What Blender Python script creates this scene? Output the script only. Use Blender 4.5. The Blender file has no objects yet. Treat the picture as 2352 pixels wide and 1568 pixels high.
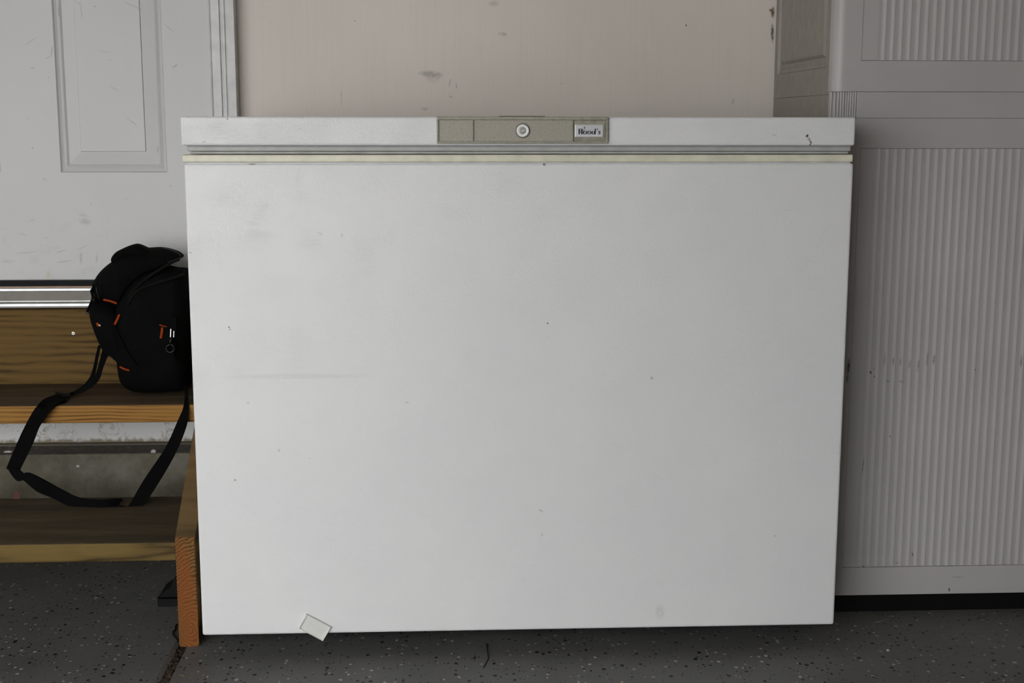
import bpy, bmesh, math, random
from mathutils import Vector, Matrix, noise as mnoise
random.seed(7)
S = bpy.context.scene
COL = S.collection

# ------------------------------------------------------------------ camera
W_, H_ = 2352, 1568
FPX = 3014.7                       # focal length in pixels of the 2352-wide frame
CAMH = 0.995
YAW, PITCH, ROLL = 0.0476, 0.1638, -0.0008
fw = Vector((math.sin(YAW)*math.cos(PITCH), math.cos(YAW)*math.cos(PITCH), -math.sin(PITCH)))
rt = Vector((math.cos(YAW), -math.sin(YAW), 0))
dn = fw.cross(rt)
rt2 = rt*math.cos(ROLL) + dn*math.sin(ROLL)
dn2 = -rt*math.sin(ROLL) + dn*math.cos(ROLL)
cam_d = bpy.data.cameras.new('camera')
cam_d.sensor_width = 22.3
cam_d.lens = FPX*22.3/W_
cam_d.clip_start = 0.05
cam_d.dof.use_dof = True
cam_d.dof.focus_distance = 2.46
cam_d.dof.aperture_fstop = 5.6
cam = bpy.data.objects.new('camera', cam_d)
COL.objects.link(cam)
mw = Matrix((rt2, -dn2, -fw)).transposed().to_4x4()
mw.translation = (0, 0, CAMH)
cam.matrix_world = mw
S.camera = cam

# ------------------------------------------------------------------ world: bright overcast sky
wd = bpy.data.worlds.new('overcast_sky'); S.world = wd
wd.use_nodes = True
bg = wd.node_tree.nodes['Background']
bg.inputs['Color'].default_value = (0.985, 0.99, 1.0, 1)
bg.inputs['Strength'].default_value = 5.0

S.view_settings.view_transform = 'Standard'
S.view_settings.look = 'None'
S.view_settings.gamma = 1
S.view_settings.use_curve_mapping = False
S.view_settings.exposure = 0.14

# garage shell sizes
XL, XR = -4.6, 1.88          # side walls
YB, YF = 3.05, -0.8          # back wall, front wall with the open vehicle door
ZC = 2.45
OPX0, OPX1, OPZ = -4.2, -0.30, 2.15

# ------------------------------------------------------------------ helpers
def ray(x, y):
    return rt2*((x-1176)/FPX) + dn2*((y-784)/FPX) + fw
def at(x, y, Y):
    d = ray(x, y); return Vector((0, 0, CAMH)) + d*(Y/d.y)
def atz(x, y, Z):
    d = ray(x, y); return Vector((0, 0, CAMH)) + d*((Z-CAMH)/d.z)

def new_obj(name, bm, mat, parent=None, smooth=False, origin=None):
    """link bm (world coordinates) as one mesh object; verts are stored about the parent's base"""
    o_ = Vector(origin) if origin is not None else (abs_loc(parent) if parent else Vector((0, 0, 0)))
    bmesh.ops.recalc_face_normals(bm, faces=bm.faces[:])
    bm.transform(Matrix.Translation(-o_))
    me = bpy.data.meshes.new(name)
    bm.to_mesh(me); bm.free()
    if smooth:
        for p in me.polygons: p.use_smooth = True
    if mat: me.materials.append(mat)
    o = bpy.data.objects.new(name, me)
    COL.objects.link(o)
    if parent:
        o.parent = parent
        o.location = o_ - abs_loc(parent)
    else:
        o.location = o_
    return o
def abs_loc(o):
    v = Vector((0, 0, 0))
    while o:
        v = v + o.location; o = o.parent
    return v
def empty(name, loc, label, cat, group=None):
    o = bpy.data.objects.new(name, None); COL.objects.link(o)
    o.location = loc; o.empty_display_size = 0.05
    tag(o, label, cat, group)
    return o
def tag(o, label, cat, group=None):
    o['label'] = label; o['category'] = cat
    if group: o['group'] = group
    return o
def struct(o, label=None):
    o['kind'] = 'structure'
    if label: o['label'] = label
    return o
def add_box(bm, x0, x1, y0, y1, z0, z1, bev=0, seg=2):
    r = bmesh.ops.create_cube(bm, size=1.0)
    vs = r['verts']
    for v in vs:
        v.co = Vector((x0 if v.co.x < 0 else x1, y0 if v.co.y < 0 else y1, z0 if v.co.z < 0 else z1))
    if bev > 0:
        es = list({e for v in vs for e in v.link_edges})
        bmesh.ops.bevel(bm, geom=es, offset=bev, segments=seg, profile=0.5, affect='EDGES')
def box(name, b, mat, parent=None, bev=0, seg=2, smooth=False):
    bm = bmesh.new(); add_box(bm, *b, bev=bev, seg=seg)
    return new_obj(name, bm, mat, parent, smooth)
def add_prism(bm, poly, ext):
    """poly: list of 3D points (planar); ext: extrusion vector"""
    vs = [bm.verts.new(p) for p in poly]
    ws = [bm.verts.new(Vector(p)+Vector(ext)) for p in poly]
    n = len(vs)
    bm.faces.new(vs); bm.faces.new(ws[::-1])
    for i in range(n):
        bm.faces.new((vs[i], ws[i], ws[(i+1) % n], vs[(i+1) % n]))
def add_tube(bm, pts, r, seg=8, cap=True):
    pts = [Vector(p) for p in pts]
    rings = []
    for i, p in enumerate(pts):
        t = (pts[min(i+1, len(pts)-1)] - pts[max(i-1, 0)]).normalized()
        a = Vector((0, 0, 1)) if abs(t.z) < 0.9 else Vector((0, 1, 0))
        u = t.cross(a).normalized(); v = t.cross(u)
        rr = r[i] if isinstance(r, (list, tuple)) else r
        rings.append([bm.verts.new(p + u*rr*math.cos(k*2*math.pi/seg) + v*rr*math.sin(k*2*math.pi/seg)) for k in range(seg)])
    for a, b in zip(rings, rings[1:]):
        for k in range(seg):
            bm.faces.new((a[k], b[k], b[(k+1) % seg], a[(k+1) % seg]))
    if cap:
        bm.faces.new(rings[0]); bm.faces.new(rings[-1][::-1])
def tube(name, pts, r, mat, parent=None, seg=8):
    bm = bmesh.new(); add_tube(bm, pts, r, seg)
    return new_obj(name, bm, mat, parent, True)
def spline(pts, n=8, closed=False):
    out = []
    m = len(pts)
    rng = range(m if closed else m-1)
    g = (lambda i: pts[i % m]) if closed else (lambda i: pts[max(0, min(m-1, i))])
    for i in rng:
        p0, p1, p2, p3 = [Vector(g(i+k)) for k in (-1, 0, 1, 2)]
        for k in range(n):
            t = k/n
            out.append(0.5*((2*p1) + (p2-p0)*t + (2*p0-5*p1+4*p2-p3)*t*t + (3*p1-p0-3*p2+p3)*t*t*t))
    if not closed: out.append(Vector(pts[-1]))
    return out
def add_disc_stack(bm, c, prof, seg=32):
    """rings about the Y axis: prof = [(radius, y offset)], c = centre"""
    rings = []
    for r, dy in prof:
        rings.append([bm.verts.new((c[0]+r*math.cos(k*2*math.pi/seg), c[1]+dy, c[2]+r*math.sin(k*2*math.pi/seg))) for k in range(seg)])
    for a, b in zip(rings, rings[1:]):
        for k in range(seg):
            bm.faces.new((a[k], b[k], b[(k+1) % seg], a[(k+1) % seg]))
    bm.faces.new(rings[-1]); bm.faces.new(rings[0][::-1])

# ------------------------------------------------------------------ materials
def mat_new(name):
    m = bpy.data.materials.new(name); m.use_nodes = True
    nt = m.node_tree
    b = nt.nodes['Principled BSDF']
    geo = nt.nodes.new('ShaderNodeNewGeometry')
    return m, nt, b, geo.outputs['Position']
def nd(nt, t, **kw):
    n = nt.nodes.new(t)
    for k, v in kw.items():
        if hasattr(n, k): setattr(n, k, v)
        else: n.inputs[k].default_value = v
    return n
def scaled(nt, pos, s, loc=(0, 0, 0)):
    n = nd(nt, 'ShaderNodeMapping'); n.inputs['Scale'].default_value = s; n.inputs['Location'].default_value = loc
    nt.links.new(pos, n.inputs['Vector']); return n.outputs[0]
def noise(nt, vec, scale, detail=3, rough=0.5, dist=0.0):
    n = nd(nt, 'ShaderNodeTexNoise'); n.inputs['Scale'].default_value = scale
    n.inputs['Detail'].default_value = detail; n.inputs['Roughness'].default_value = rough
    n.inputs['Distortion'].default_value = dist
    nt.links.new(vec, n.inputs['Vector']); return n.outputs['Fac']
def ramp(nt, fac, stops):
    n = nd(nt, 'ShaderNodeValToRGB')
    e = n.color_ramp.elements
    while len(e) < len(stops): e.new(0.5)
    for k, (p, c) in enumerate(stops):
        e[k].position = p; e[k].color = (*c, 1) if len(c) == 3 else c
    nt.links.new(fac, n.inputs['Fac']); return n.outputs['Color']
def mrange(nt, v, a, b, c=0.0, d=1.0):
    n = nd(nt, 'ShaderNodeMapRange'); n.clamp = True
    for k, x in zip(('From Min', 'From Max', 'To Min', 'To Max'), (a, b, c, d)): n.inputs[k].default_value = x
    nt.links.new(v, n.inputs['Value']); return n.outputs[0]
def math_(nt, op, a, b=None):
    n = nd(nt, 'ShaderNodeMath', operation=op)
    for k, x in enumerate((a, b)):
        if x is None: continue
        if isinstance(x, (int, float)): n.inputs[k].default_value = x
        else: nt.links.new(x, n.inputs[k])
    return n.outputs[0]
def mix(nt, fac, a, b):
    n = nd(nt, 'ShaderNodeMix', data_type='RGBA')
    for k, x in ((0, fac), (6, a), (7, b)):
        if isinstance(x, (int, float)): n.inputs[k].default_value = x
        elif isinstance(x, tuple): n.inputs[k].default_value = (*x, 1) if len(x) == 3 else x
        else: nt.links.new(x, n.inputs[k])
    return n.outputs[2]
def bump(nt, b, h, strength=0.5, dist=0.001):
    n = nd(nt, 'ShaderNodeBump'); n.inputs['Strength'].default_value = strength; n.inputs['Distance'].default_value = dist
    nt.links.new(h, n.inputs['Height'])
    nt.links.new(n.outputs[0], b.inputs['Normal'])
def marks(nt, pos, col, lst, nscale=260):
    """scuffs, chips and rust spots with a shape of their own: (px, py, plane Y, half length px, half height px, tilt deg, colour, amount)"""
    nz = noise(nt, pos, nscale, 4, 0.6)
    brk = mrange(nt, nz, 0.30, 0.50)
    for (x, y, Y, rx, rz, ang, c, amt) in lst:
        p = at(x, y, Y); k = Y/FPX*1.01
        m = nd(nt, 'ShaderNodeMapping', vector_type='TEXTURE')
        m.inputs['Location'].default_value = p
        m.inputs['Rotation'].default_value = (0, math.radians(ang), 0)
        m.inputs['Scale'].default_value = (rx*k, 50.0, rz*k)
        nt.links.new(pos, m.inputs['Vector'])
        l = nd(nt, 'ShaderNodeVectorMath', operation='LENGTH'); nt.links.new(m.outputs[0], l.inputs[0])
        f = mrange(nt, l.outputs['Value'], 0.45, 1.0, min(1.0, amt*1.2), 0.0)
        f = math_(nt, 'MULTIPLY', f, brk)
        col = mix(nt, f, col, c)
    return col
def plain(name, col, rough=0.5, metal=0.0, spec=0.5):
    m, nt, b, pos = mat_new(name)
    v = noise(nt, pos, 40, 3)
    c = ramp(nt, v, [(0.3, tuple(x*0.9 for x in col)), (0.7, tuple(min(1, x*1.08) for x in col))])
    nt.links.new(c, b.inputs['Base Color'])
    b.inputs['Roughness'].default_value = rough; b.inputs['Metallic'].default_value = metal
    b.inputs['Specular IOR Level'].default_value = spec
    return m

FY = 2.3739                    # freezer front plane
LY = 2.3627                   # lid front plane
def mat_enamel(name, lst, emboss):
    m, nt, b, pos = mat_new(name)
    lo = noise(nt, pos, 5, 3)
    c = ramp(nt, lo, [(0.3, (0.735, 0.742, 0.742)), (0.7, (0.765, 0.768, 0.76))])
    grey = (0.25, 0.25, 0.22)
    c = marks(nt, pos, c, lst)
    nt.links.new(c, b.inputs['Base Color'])
    b.inputs['Roughness'].default_value = 0.30
    b.inputs['Specular IOR Level'].default_value = 0.55
    # embossed leather-like grain: fine meandering wrinkles in patches, and sparse longer wisps
    fine = noise(nt, pos, 330, 1, 0.4, 1.4)
    patch = mrange(nt, noise(nt, pos, 7, 3), 0.35, 0.65, 0.35, 1.0)
    wis = noise(nt, scaled(nt, pos, (45, 45, 300)), 1.0, 2, 0.5, 0.8)
    wl = mrange(nt, math_(nt, 'ABSOLUTE', math_(nt, 'SUBTRACT', wis, 0.5)), 0.0, 0.06, 1.0, 0.0)
    sparse = mrange(nt, noise(nt, pos, 16, 3), 0.50, 0.68)
    h2 = math_(nt, 'ADD', math_(nt, 'MULTIPLY', mrange(nt, fine, 0.3, 0.7), patch), math_(nt, 'MULTIPLY', math_(nt, 'MULTIPLY', wl, sparse), 0.8))
    bump(nt, b, h2, emboss, 0.0008)
    return m
G = (0.33, 0.33, 0.30); RU = (0.16, 0.06, 0.03); DK = (0.06, 0.055, 0.045)
M_BODY = mat_enamel('white_embossed_enamel', [
    (526, 751, FY, 3, 2, 0, RU, 1), (528, 756, FY, 2.5, 1.5, 0, RU, 1), (1497, 868, FY, 5, 5, 40, G, 0.5),
    (680, 864, FY, 190, 8, 0, (0.55, 0.54, 0.50), 0.25), (1516, 1405, FY, 14, 22, 0, (0.58, 0.58, 0.56), 0.5),
    (570, 925, FY, 4, 4, 0, G, 0.3), (641, 1034, FY, 4, 5, 0, G, 0.3), (711, 1052, FY, 3, 3, 0, G, 0.3),
    (735, 536, FY, 9, 3, 20, G, 0.3), (785, 540, FY, 3, 7, 0, G, 0.3), (540, 1102, FY, 2.5, 2.5, 0, RU, 0.7),
    (1245, 1228, FY, 4, 5, 0, G, 0.3), (1242, 1172, FY, 8, 3, 30, G, 0.4), (1258, 742, FY, 2.5, 2.5, 0, RU, 0.9),
    (1251, 376, FY, 5, 6, 20, (0.12, 0.035, 0.02), 1), (579, 376, FY, 11, 2.5, 0, (0.25, 0.13, 0.03), 1),
    (437, 580, FY, 5, 2, 0, G, 0.7), (936, 924, FY, 6, 2, 0, G, 0.5), (1780, 1230, FY, 3, 3, 0, G, 0.5)], 0.42)
M_LID = mat_enamel('white_embossed_lid_enamel', [
    (1854, 312, LY, 4, 5, 30, DK, 1), (1858, 319, LY, 4, 4, 50, DK, 1), (1862, 326, LY, 6, 2.5, 55, DK, 0.9), (1861, 332, LY, 2.5, 3, 0, DK, 0.8),
    (522, 273, LY, 2.5, 2.5, 0, DK, 1), (468, 326, LY, 6, 2, -20, G, 0.7), (1778, 310, LY, 9, 1.5, 8, G, 0.5), (687, 296, LY, 2.5, 2.5, 0, G, 0.8)], 0.5)
M_CREAM = plain('yellowed_plastic', (0.70, 0.68, 0.54), 0.35)
M_GASKET = plain('grey_vinyl_gasket', (0.42, 0.43, 0.41), 0.45)
M_LINER = plain('light_grey_strip', (0.6, 0.62, 0.64), 0.35)
M_BLACKRUB = plain('black_rubber', (0.005, 0.005, 0.005), 0.55, 0, 0.12)
M_DARK = plain('dark_steel', (0.03, 0.03, 0.03), 0.6)
def mat_taupe(name, col, sc, st):
    m, nt, b, pos = mat_new(name)
    v = noise(nt, pos, sc, 3, 0.6)
    c = ramp(nt, v, [(0.3, tuple(x*0.82 for x in col)), (0.7, tuple(x*1.15 for x in col))])
    nt.links.new(c, b.inputs['Base Color']); b.inputs['Roughness'].default_value = 0.42
    bump(nt, b, v, st, 0.0006)
    return m
M_TAUPE = mat_taupe('taupe_plastic', (0.33, 0.315, 0.255), 90, 0.1)
M_TAUPE_G = mat_taupe('taupe_grained_plastic', (0.36, 0.335, 0.275), 420, 0.5)
M_SILVER = plain('brushed_silver_plate', (0.75, 0.76, 0.78), 0.32, 0.35)
M_WHITEP = plain('white_lock_ring', (0.85, 0.86, 0.86), 0.35)
M_KEY = plain('brass_grey_lock_core', (0.36, 0.33, 0.29), 0.35, 0.5)
M_INK = plain('dark_letter_ink', (0.06, 0.06, 0.075), 0.4)
M_STEEL = plain('shiny_steel', (0.75, 0.75, 0.75), 0.2, 1.0)
def mat_clear():
    m, nt, b, pos = mat_new('milky_clear_plastic')
    b.inputs['Base Color'].default_value = (0.80, 0.80, 0.76, 1)
    b.inputs['Roughness'].default_value = 0.25
    b.inputs['Transmission Weight'].default_value = 0.15
    return m
M_CLEAR = mat_clear()
M_EMB = plain('milky_plastic_lettering', (0.66, 0.66, 0.63), 0.3)

def mat_wall():
    m, nt, b, pos = mat_new('warm_white_wall_paint')
    v = noise(nt, pos, 2.2, 4)
    c = ramp(nt, v, [(0.3, (0.64, 0.585, 0.525)), (0.7, (0.70, 0.645, 0.585))])
    st = noise(nt, scaled(nt, pos, (160, 160, 4)), 1.0, 3)
    c = mix(nt, mrange(nt, st, 0.5, 0.75, 0, 0.10), c, (0.42, 0.39, 0.35))
    sm = (0.33, 0.32, 0.27)
    c = marks(nt, pos, c, [(990, 170, YB, 32, 9, 4, sm, 0.6), (995, 178, YB, 22, 14, 0, sm, 0.25), (1134, 8, YB, 14, 8, 0, sm, 0.35), (1155, 78, YB, 12, 5, 10, sm, 0.5),
        (1033, 190, YB, 1.5, 12, 10, G, 0.8), (1048, 196, YB, 1.5, 10, -8, G, 0.8), (1035, 222, YB, 6, 3, 30, G, 0.5), (784, 225, YB, 1.2, 25, 0, G, 0.6),
        (975, 250, YB, 10, 4, 0, G, 0.5), (1775, 28, YB, 5, 15, 0, (0.10, 0.07, 0.04), 1), (1772, 24, YB, 7, 4, 20, (0.16, 0.09, 0.05), 1), (1774, 76, YB, 4.5, 24, -3, (0.09, 0.08, 0.06), 1),
        (1684, 232, YB, 2, 9, 15, G, 0.6), (1576, 58, YB, 2, 3, 0, DK, 0.8), (815, 48, YB, 2.5, 2, 0, G, 0.8), (1359, 177, YB, 2, 2, 0, G, 0.6), (1290, 192, YB, 3, 2, 30, G, 0.6)], 120)
    # chipped, stained bottom edge above the footing
    zsep = nd(nt, 'ShaderNodeSeparateXYZ'); nt.links.new(pos, zsep.inputs[0])
    low = mrange(nt, zsep.outputs['Z'], 0.42, 0.44, 1, 0)
    c = mix(nt, low, c, (0.62, 0.62, 0.60))
    scr = noise(nt, pos, 26, 5, 0.65, 1.2)
    line = mrange(nt, math_(nt, 'ABSOLUTE', math_(nt, 'SUBTRACT', scr, 0.5)), 0.0, 0.028, 1, 0)
    pt = mrange(nt, noise(nt, pos, 14, 2), 0.42, 0.55)
    c = mix(nt, math_(nt, 'MULTIPLY', math_(nt, 'MULTIPLY', line, pt), math_(nt, 'MULTIPLY', low, 0.8)), c, (0.2, 0.15, 0.09))
    edge = mrange(nt, math_(nt, 'ADD', zsep.outputs['Z'], math_(nt, 'MULTIPLY', noise(nt, pos, 60, 4), -0.03)), 0.2445, 0.2525, 1, 0)
    c = mix(nt, math_(nt, 'MULTIPLY', edge, low), c, (0.22, 0.18, 0.12))
    nt.links.new(c, b.inputs['Base Color']); b.inputs['Roughness'].default_value = 0.55
    bump(nt, b, st, 0.12, 0.001)
    return m
M_WALL = mat_wall()
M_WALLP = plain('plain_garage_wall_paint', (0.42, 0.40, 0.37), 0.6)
M_CEIL = plain('ceiling_paint', (0.55, 0.51, 0.47), 0.7)
DY = 3.05
def mat_door():
    m, nt, b, pos = mat_new('scuffed_white_door_paint')
    v = noise(nt, pos, 3, 4)
    c = ramp(nt, v, [(0.3, (0.50, 0.50, 0.49)), (0.7, (0.535, 0.535, 0.525))])
    T = (0.40, 0.36, 0.28); Q = (0.36, 0.35, 0.31)
    L = [(133, 26, DY, 2, 16, -8, T, 0.9), (186, 22, DY, 1.6, 24, -3, T, 0.9), (305, 13, DY, 26, 1.4, 25, Q, 0.8), (180, 8, DY, 12, 1.2, 35, Q, 0.7),
        (388, 64, DY, 19, 1.2, 40, Q, 0.7), (119, 118, DY, 2, 17, 12, T, 0.8), (110, 132, DY, 7, 2, -25, T, 0.7), (243, 119, DY, 20, 1.2, 6, T, 0.6),
        (255, 138, DY, 15, 1, 4, T, 0.5), (70, 95, DY, 24, 1.4, -33, Q, 0.6), (74, 156, DY, 6, 1.5, -15, Q, 0.9), (263, 204, DY, 14, 1.4, 30, T, 0.7),
        (302, 279, DY, 20, 1.4, 38, T, 0.8), (402, 152, DY, 9, 2.5, -35, T, 0.9), (361, 343, DY, 2, 9, 8, T, 0.8), (75, 339, DY, 2.5, 5, 10, Q, 0.7),
        (62, 273, DY, 5, 2, 0, T, 0.5), (219, 15, DY, 5, 2, 25, Q, 0.8), (34, 210, DY, 3, 3, 0, Q, 0.4), (112, 178, DY, 4, 2, -10, (0.45, 0.3, 0.26), 0.5),
        (110, 632, DY, 4, 14, 0, (0.5, 0.47, 0.33), 0.8), (186, 592, DY, 5, 16, 3, Q, 0.6), (222, 592, DY, 3, 14, 2, Q, 0.6), (150, 600, DY, 26, 3, -6, Q, 0.5),
        (140, 577, DY, 16, 2, -15, Q, 0.6), (190, 568, DY, 22, 1.5, -22, Q, 0.5), (108, 545, DY, 14, 2, -8, Q, 0.4), (75, 505, DY, 10, 2, -18, Q, 0.5),
        (195, 508, DY, 16, 9, 10, Q, 0.5), (190, 494, DY, 14, 4, 8, Q, 0.4), (52, 538, DY, 14, 2, 15, Q, 0.4), (20, 600, DY, 18, 5, 0, Q, 0.4), (60, 580, DY, 30, 3, -5, Q, 0.35),
        (392, 427, DY, 2.5, 3, 0, Q, 0.7), (290, 456, DY, 3, 3, 0, Q, 0.6), (209, 468, DY, 2, 2, 0, Q, 0.7), (103, 412, DY, 8, 2, 30, Q, 0.5)]
    c = marks(nt, pos, c, L, 150)
    gr = noise(nt, scaled(nt, pos, (22, 22, 34)), 1.0, 5, 0.6, 0.6)
    zs = nd(nt, 'ShaderNodeSeparateXYZ'); nt.links.new(pos, zs.inputs[0])
    g = math_(nt, 'MULTIPLY', mrange(nt, gr, 0.55, 0.72), mrange(nt, zs.outputs['Z'], 0.64, 0.86, 0.30, 0.0))
    c = mix(nt, g, c, (0.35, 0.34, 0.31))
    nt.links.new(c, b.inputs['Base Color']); b.inputs['Roughness'].default_value = 0.45
    return m
M_DOOR = mat_door()
M_TRIM = plain('white_trim_paint', (0.56, 0.56, 0.55), 0.4)
M_ALU = plain('brushed_aluminium', (0.66, 0.67, 0.68), 0.38, 0.6)
M_ALUD = plain('dull_aluminium_tread', (0.165, 0.155, 0.125), 0.5, 0.0)
M_BROWN = plain('brown_vinyl_strip', (0.30, 0.20, 0.13), 0.5)

def mat_concrete():
    m, nt, b, pos = mat_new('stained_concrete')
    v = noise(nt, pos, 9, 6, 0.62)
    c = ramp(nt, v, [(0.3, (0.06, 0.051, 0.032)), (0.5, (0.105, 0.094, 0.066)), (0.72, (0.18, 0.172, 0.14))])
    sp = mrange(nt, noise(nt, pos, 55, 4, 0.6), 0.70, 0.74)
    c = mix(nt, math_(nt, 'MULTIPLY', sp, 0.6), c, (0.7, 0.7, 0.68))
    sp2 = mrange(nt, noise(nt, pos, 160, 2, 0.6), 0.66, 0.7)
    c = mix(nt, math_(nt, 'MULTIPLY', sp2, 0.6), c, (0.06, 0.055, 0.045))
    ge = nd(nt, 'ShaderNodeNewGeometry'); ns = nd(nt, 'ShaderNodeSeparateXYZ'); nt.links.new(ge.outputs['Normal'], ns.inputs[0])
    top = mrange(nt, ns.outputs['Z'], 0.6, 0.9)
    dirt = ramp(nt, noise(nt, pos, 90, 5, 0.7), [(0.35, (0.05, 0.043, 0.035)), (0.62, (0.10, 0.09, 0.075)), (0.74, (0.4, 0.39, 0.37))])
    c = mix(nt, top, c, dirt)
    nt.links.new(c, b.inputs['Base Color']); b.inputs['Roughness'].default_value = 0.85
    bump(nt, b, v, 0.4, 0.004)
    return m
M_CONC = mat_concrete()
M_DRIVE = plain('pale_driveway_concrete', (0.42, 0.41, 0.39), 0.9)

def mat_floor():
    m, nt, b, pos = mat_new('grey_flecked_epoxy')
    v = noise(nt, pos, 4, 5, 0.6)
    c = ramp(nt, v, [(0.3, (0.100, 0.100, 0.097)), (0.7, (0.142, 0.142, 0.138))])
    st = mrange(nt, noise(nt, scaled(nt, pos, (1, 1, 1), (4, 2, 0)), 3.2, 4), 0.62, 0.75, 0, 0.5)
    c = mix(nt, st, c, (0.10, 0.09, 0.065))
    for sc, thr, colr, seed in ((84, 0.24, (0.008, 0.008, 0.008), 1.3), (150, 0.22, (0.012, 0.012, 0.012), 2.9), (74, 0.17, (0.36, 0.36, 0.34), 7.7), (66, 0.12, (0.33, 0.28, 0.17), 4.1)):
        vn = nd(nt, 'ShaderNodeTexVoronoi'); vn.inputs['Scale'].default_value = sc
        off = scaled(nt, pos, (1, 0.8, 1), (seed, seed*2, 0))
        w = nd(nt, 'ShaderNodeVectorMath', operation='ADD')
        nz = nd(nt, 'ShaderNodeTexNoise'); nz.inputs['Scale'].default_value = 160; nt.links.new(pos, nz.inputs['Vector'])
        sc2 = nd(nt, 'ShaderNodeVectorMath', operation='SCALE'); sc2.inputs['Scale'].default_value = 0.006
        nt.links.new(nz.outputs['Color'], sc2.inputs[0]); nt.links.new(off, w.inputs[0]); nt.links.new(sc2.outputs[0], w.inputs[1])
        nt.links.new(w.outputs[0], vn.inputs['Vector'])
        # only some cells hold a fleck, of varying size
        rs = nd(nt, 'ShaderNodeSeparateXYZ'); nt.links.new(vn.outputs['Color'], rs.inputs[0])
        size = mrange(nt, rs.outputs['X'], 0.45, 1.0, -0.05, thr+0.12)
        f = mrange(nt, math_(nt, 'SUBTRACT', size, vn.outputs['Distance']), 0.0, 0.03)
        c = mix(nt, f, c, colr)
    nt.links.new(c, b.inputs['Base Color'])
    b.inputs['Roughness'].default_value = 0.5
    b.inputs['Specular IOR Level'].default_value = 0.35
    bump(nt, b, noise(nt, pos, 300, 3), 0.08, 0.001)
    return m
M_FLOOR = mat_floor()
def mat_debris():
    m, nt, b, pos = mat_new('dirt_and_dry_grass')
    v = noise(nt, pos, 140, 5, 0.7)
    c = ramp(nt, v, [(0.35, (0.012, 0.010, 0.008)), (0.55, (0.06, 0.038, 0.02)), (0.72, (0.16, 0.11, 0.06))])
    nt.links.new(c, b.inputs['Base Color']); b.inputs['Roughness'].default_value = 0.95
    return m
M_DEBRIS = mat_debris()

def mat_wood(name, dark, light, dirty, seed, band=34.0, knots=0.0):
    """treated lumber; grain runs along X. dirty: colour of the grime trodden into upward faces"""
    m, nt, b, pos = mat_new(name)
    wz = noise(nt, scaled(nt, pos, (2.2, 9, 9), (seed, 0, 0)), 1.0, 3, 0.5)
    s = nd(nt, 'ShaderNodeSeparateXYZ'); nt.links.new(pos, s.inputs[0])
    yz = math_(nt, 'ADD', s.outputs['Z'], math_(nt, 'MULTIPLY', s.outputs['Y'], 0.8))
    q = math_(nt, 'ADD', math_(nt, 'MULTIPLY', yz, band), math_(nt, 'MULTIPLY', wz, 3.0+knots))
    tri = math_(nt, 'PINGPONG', q, 0.5)
    fine = noise(nt, scaled(nt, pos, (8, 420, 420)), 1.0, 3)
    fade = mrange(nt, noise(nt, scaled(nt, pos, (3.5, 11, 11), (seed*1.7, 0, 0)), 1.0, 3, 0.6), 0.36, 0.62, 0.25, 1.0)
    gap_ = math_(nt, 'MULTIPLY', math_(nt, 'SUBTRACT', 0.42, tri), fade)
    f = math_(nt, 'ADD', math_(nt, 'SUBTRACT', 0.62, math_(nt, 'MULTIPLY', gap_, 1.7)), math_(nt, 'MULTIPLY', fine, 0.40))
    c = ramp(nt, f, [(0.22, dark), (0.55, tuple((a+2*e)/3 for a, e in zip(dark, light))), (0.9, light)])
    if dirty:
        ge = nd(nt, 'ShaderNodeNewGeometry'); ns = nd(nt, 'ShaderNodeSeparateXYZ'); nt.links.new(ge.outputs['Normal'], ns.inputs[0])
        up = mrange(nt, ns.outputs['Z'], 0.5, 0.9)
        g = noise(nt, scaled(nt, pos, (3, 22, 22)), 1.0, 5, 0.65)
        gc = ramp(nt, g, [(0.3, tuple(x*0.45 for x in dirty)), (0.55, dirty), (0.8, tuple(x*2.0 for x in dirty))])
        c = mix(nt, math_(nt, 'MULTIPLY', up, 0.92), c, gc)
    nt.links.new(c, b.inputs['Base Color']); b.inputs['Roughness'].default_value = 0.75
    b.inputs['Specular IOR Level'].default_value = 0.25
    bump(nt, b, f, 0.25, 0.0015)
    return m
M_WRISER = mat_wood('treated_riser_wood', (0.045, 0.025, 0.006), (0.135, 0.078, 0.018), None, 1.0, 62.0, 1.5)
M_WTREAD = mat_wood('orange_tread_wood', (0.10, 0.042, 0.009), (0.31, 0.155, 0.033), (0.062, 0.047, 0.03), 5.0, 120.0, 1.5)
M_WLOW = mat_wood('yellow_tread_wood', (0.042, 0.025, 0.007), (0.150, 0.099, 0.027), (0.058, 0.045, 0.026), 9.0, 22.0, 3.0)
M_WSTR = mat_wood('stringer_wood', (0.05, 0.03, 0.012), (0.15, 0.09, 0.033), (0.12, 0.075, 0.03), 14.0, 14.0, 0.0)
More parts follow.
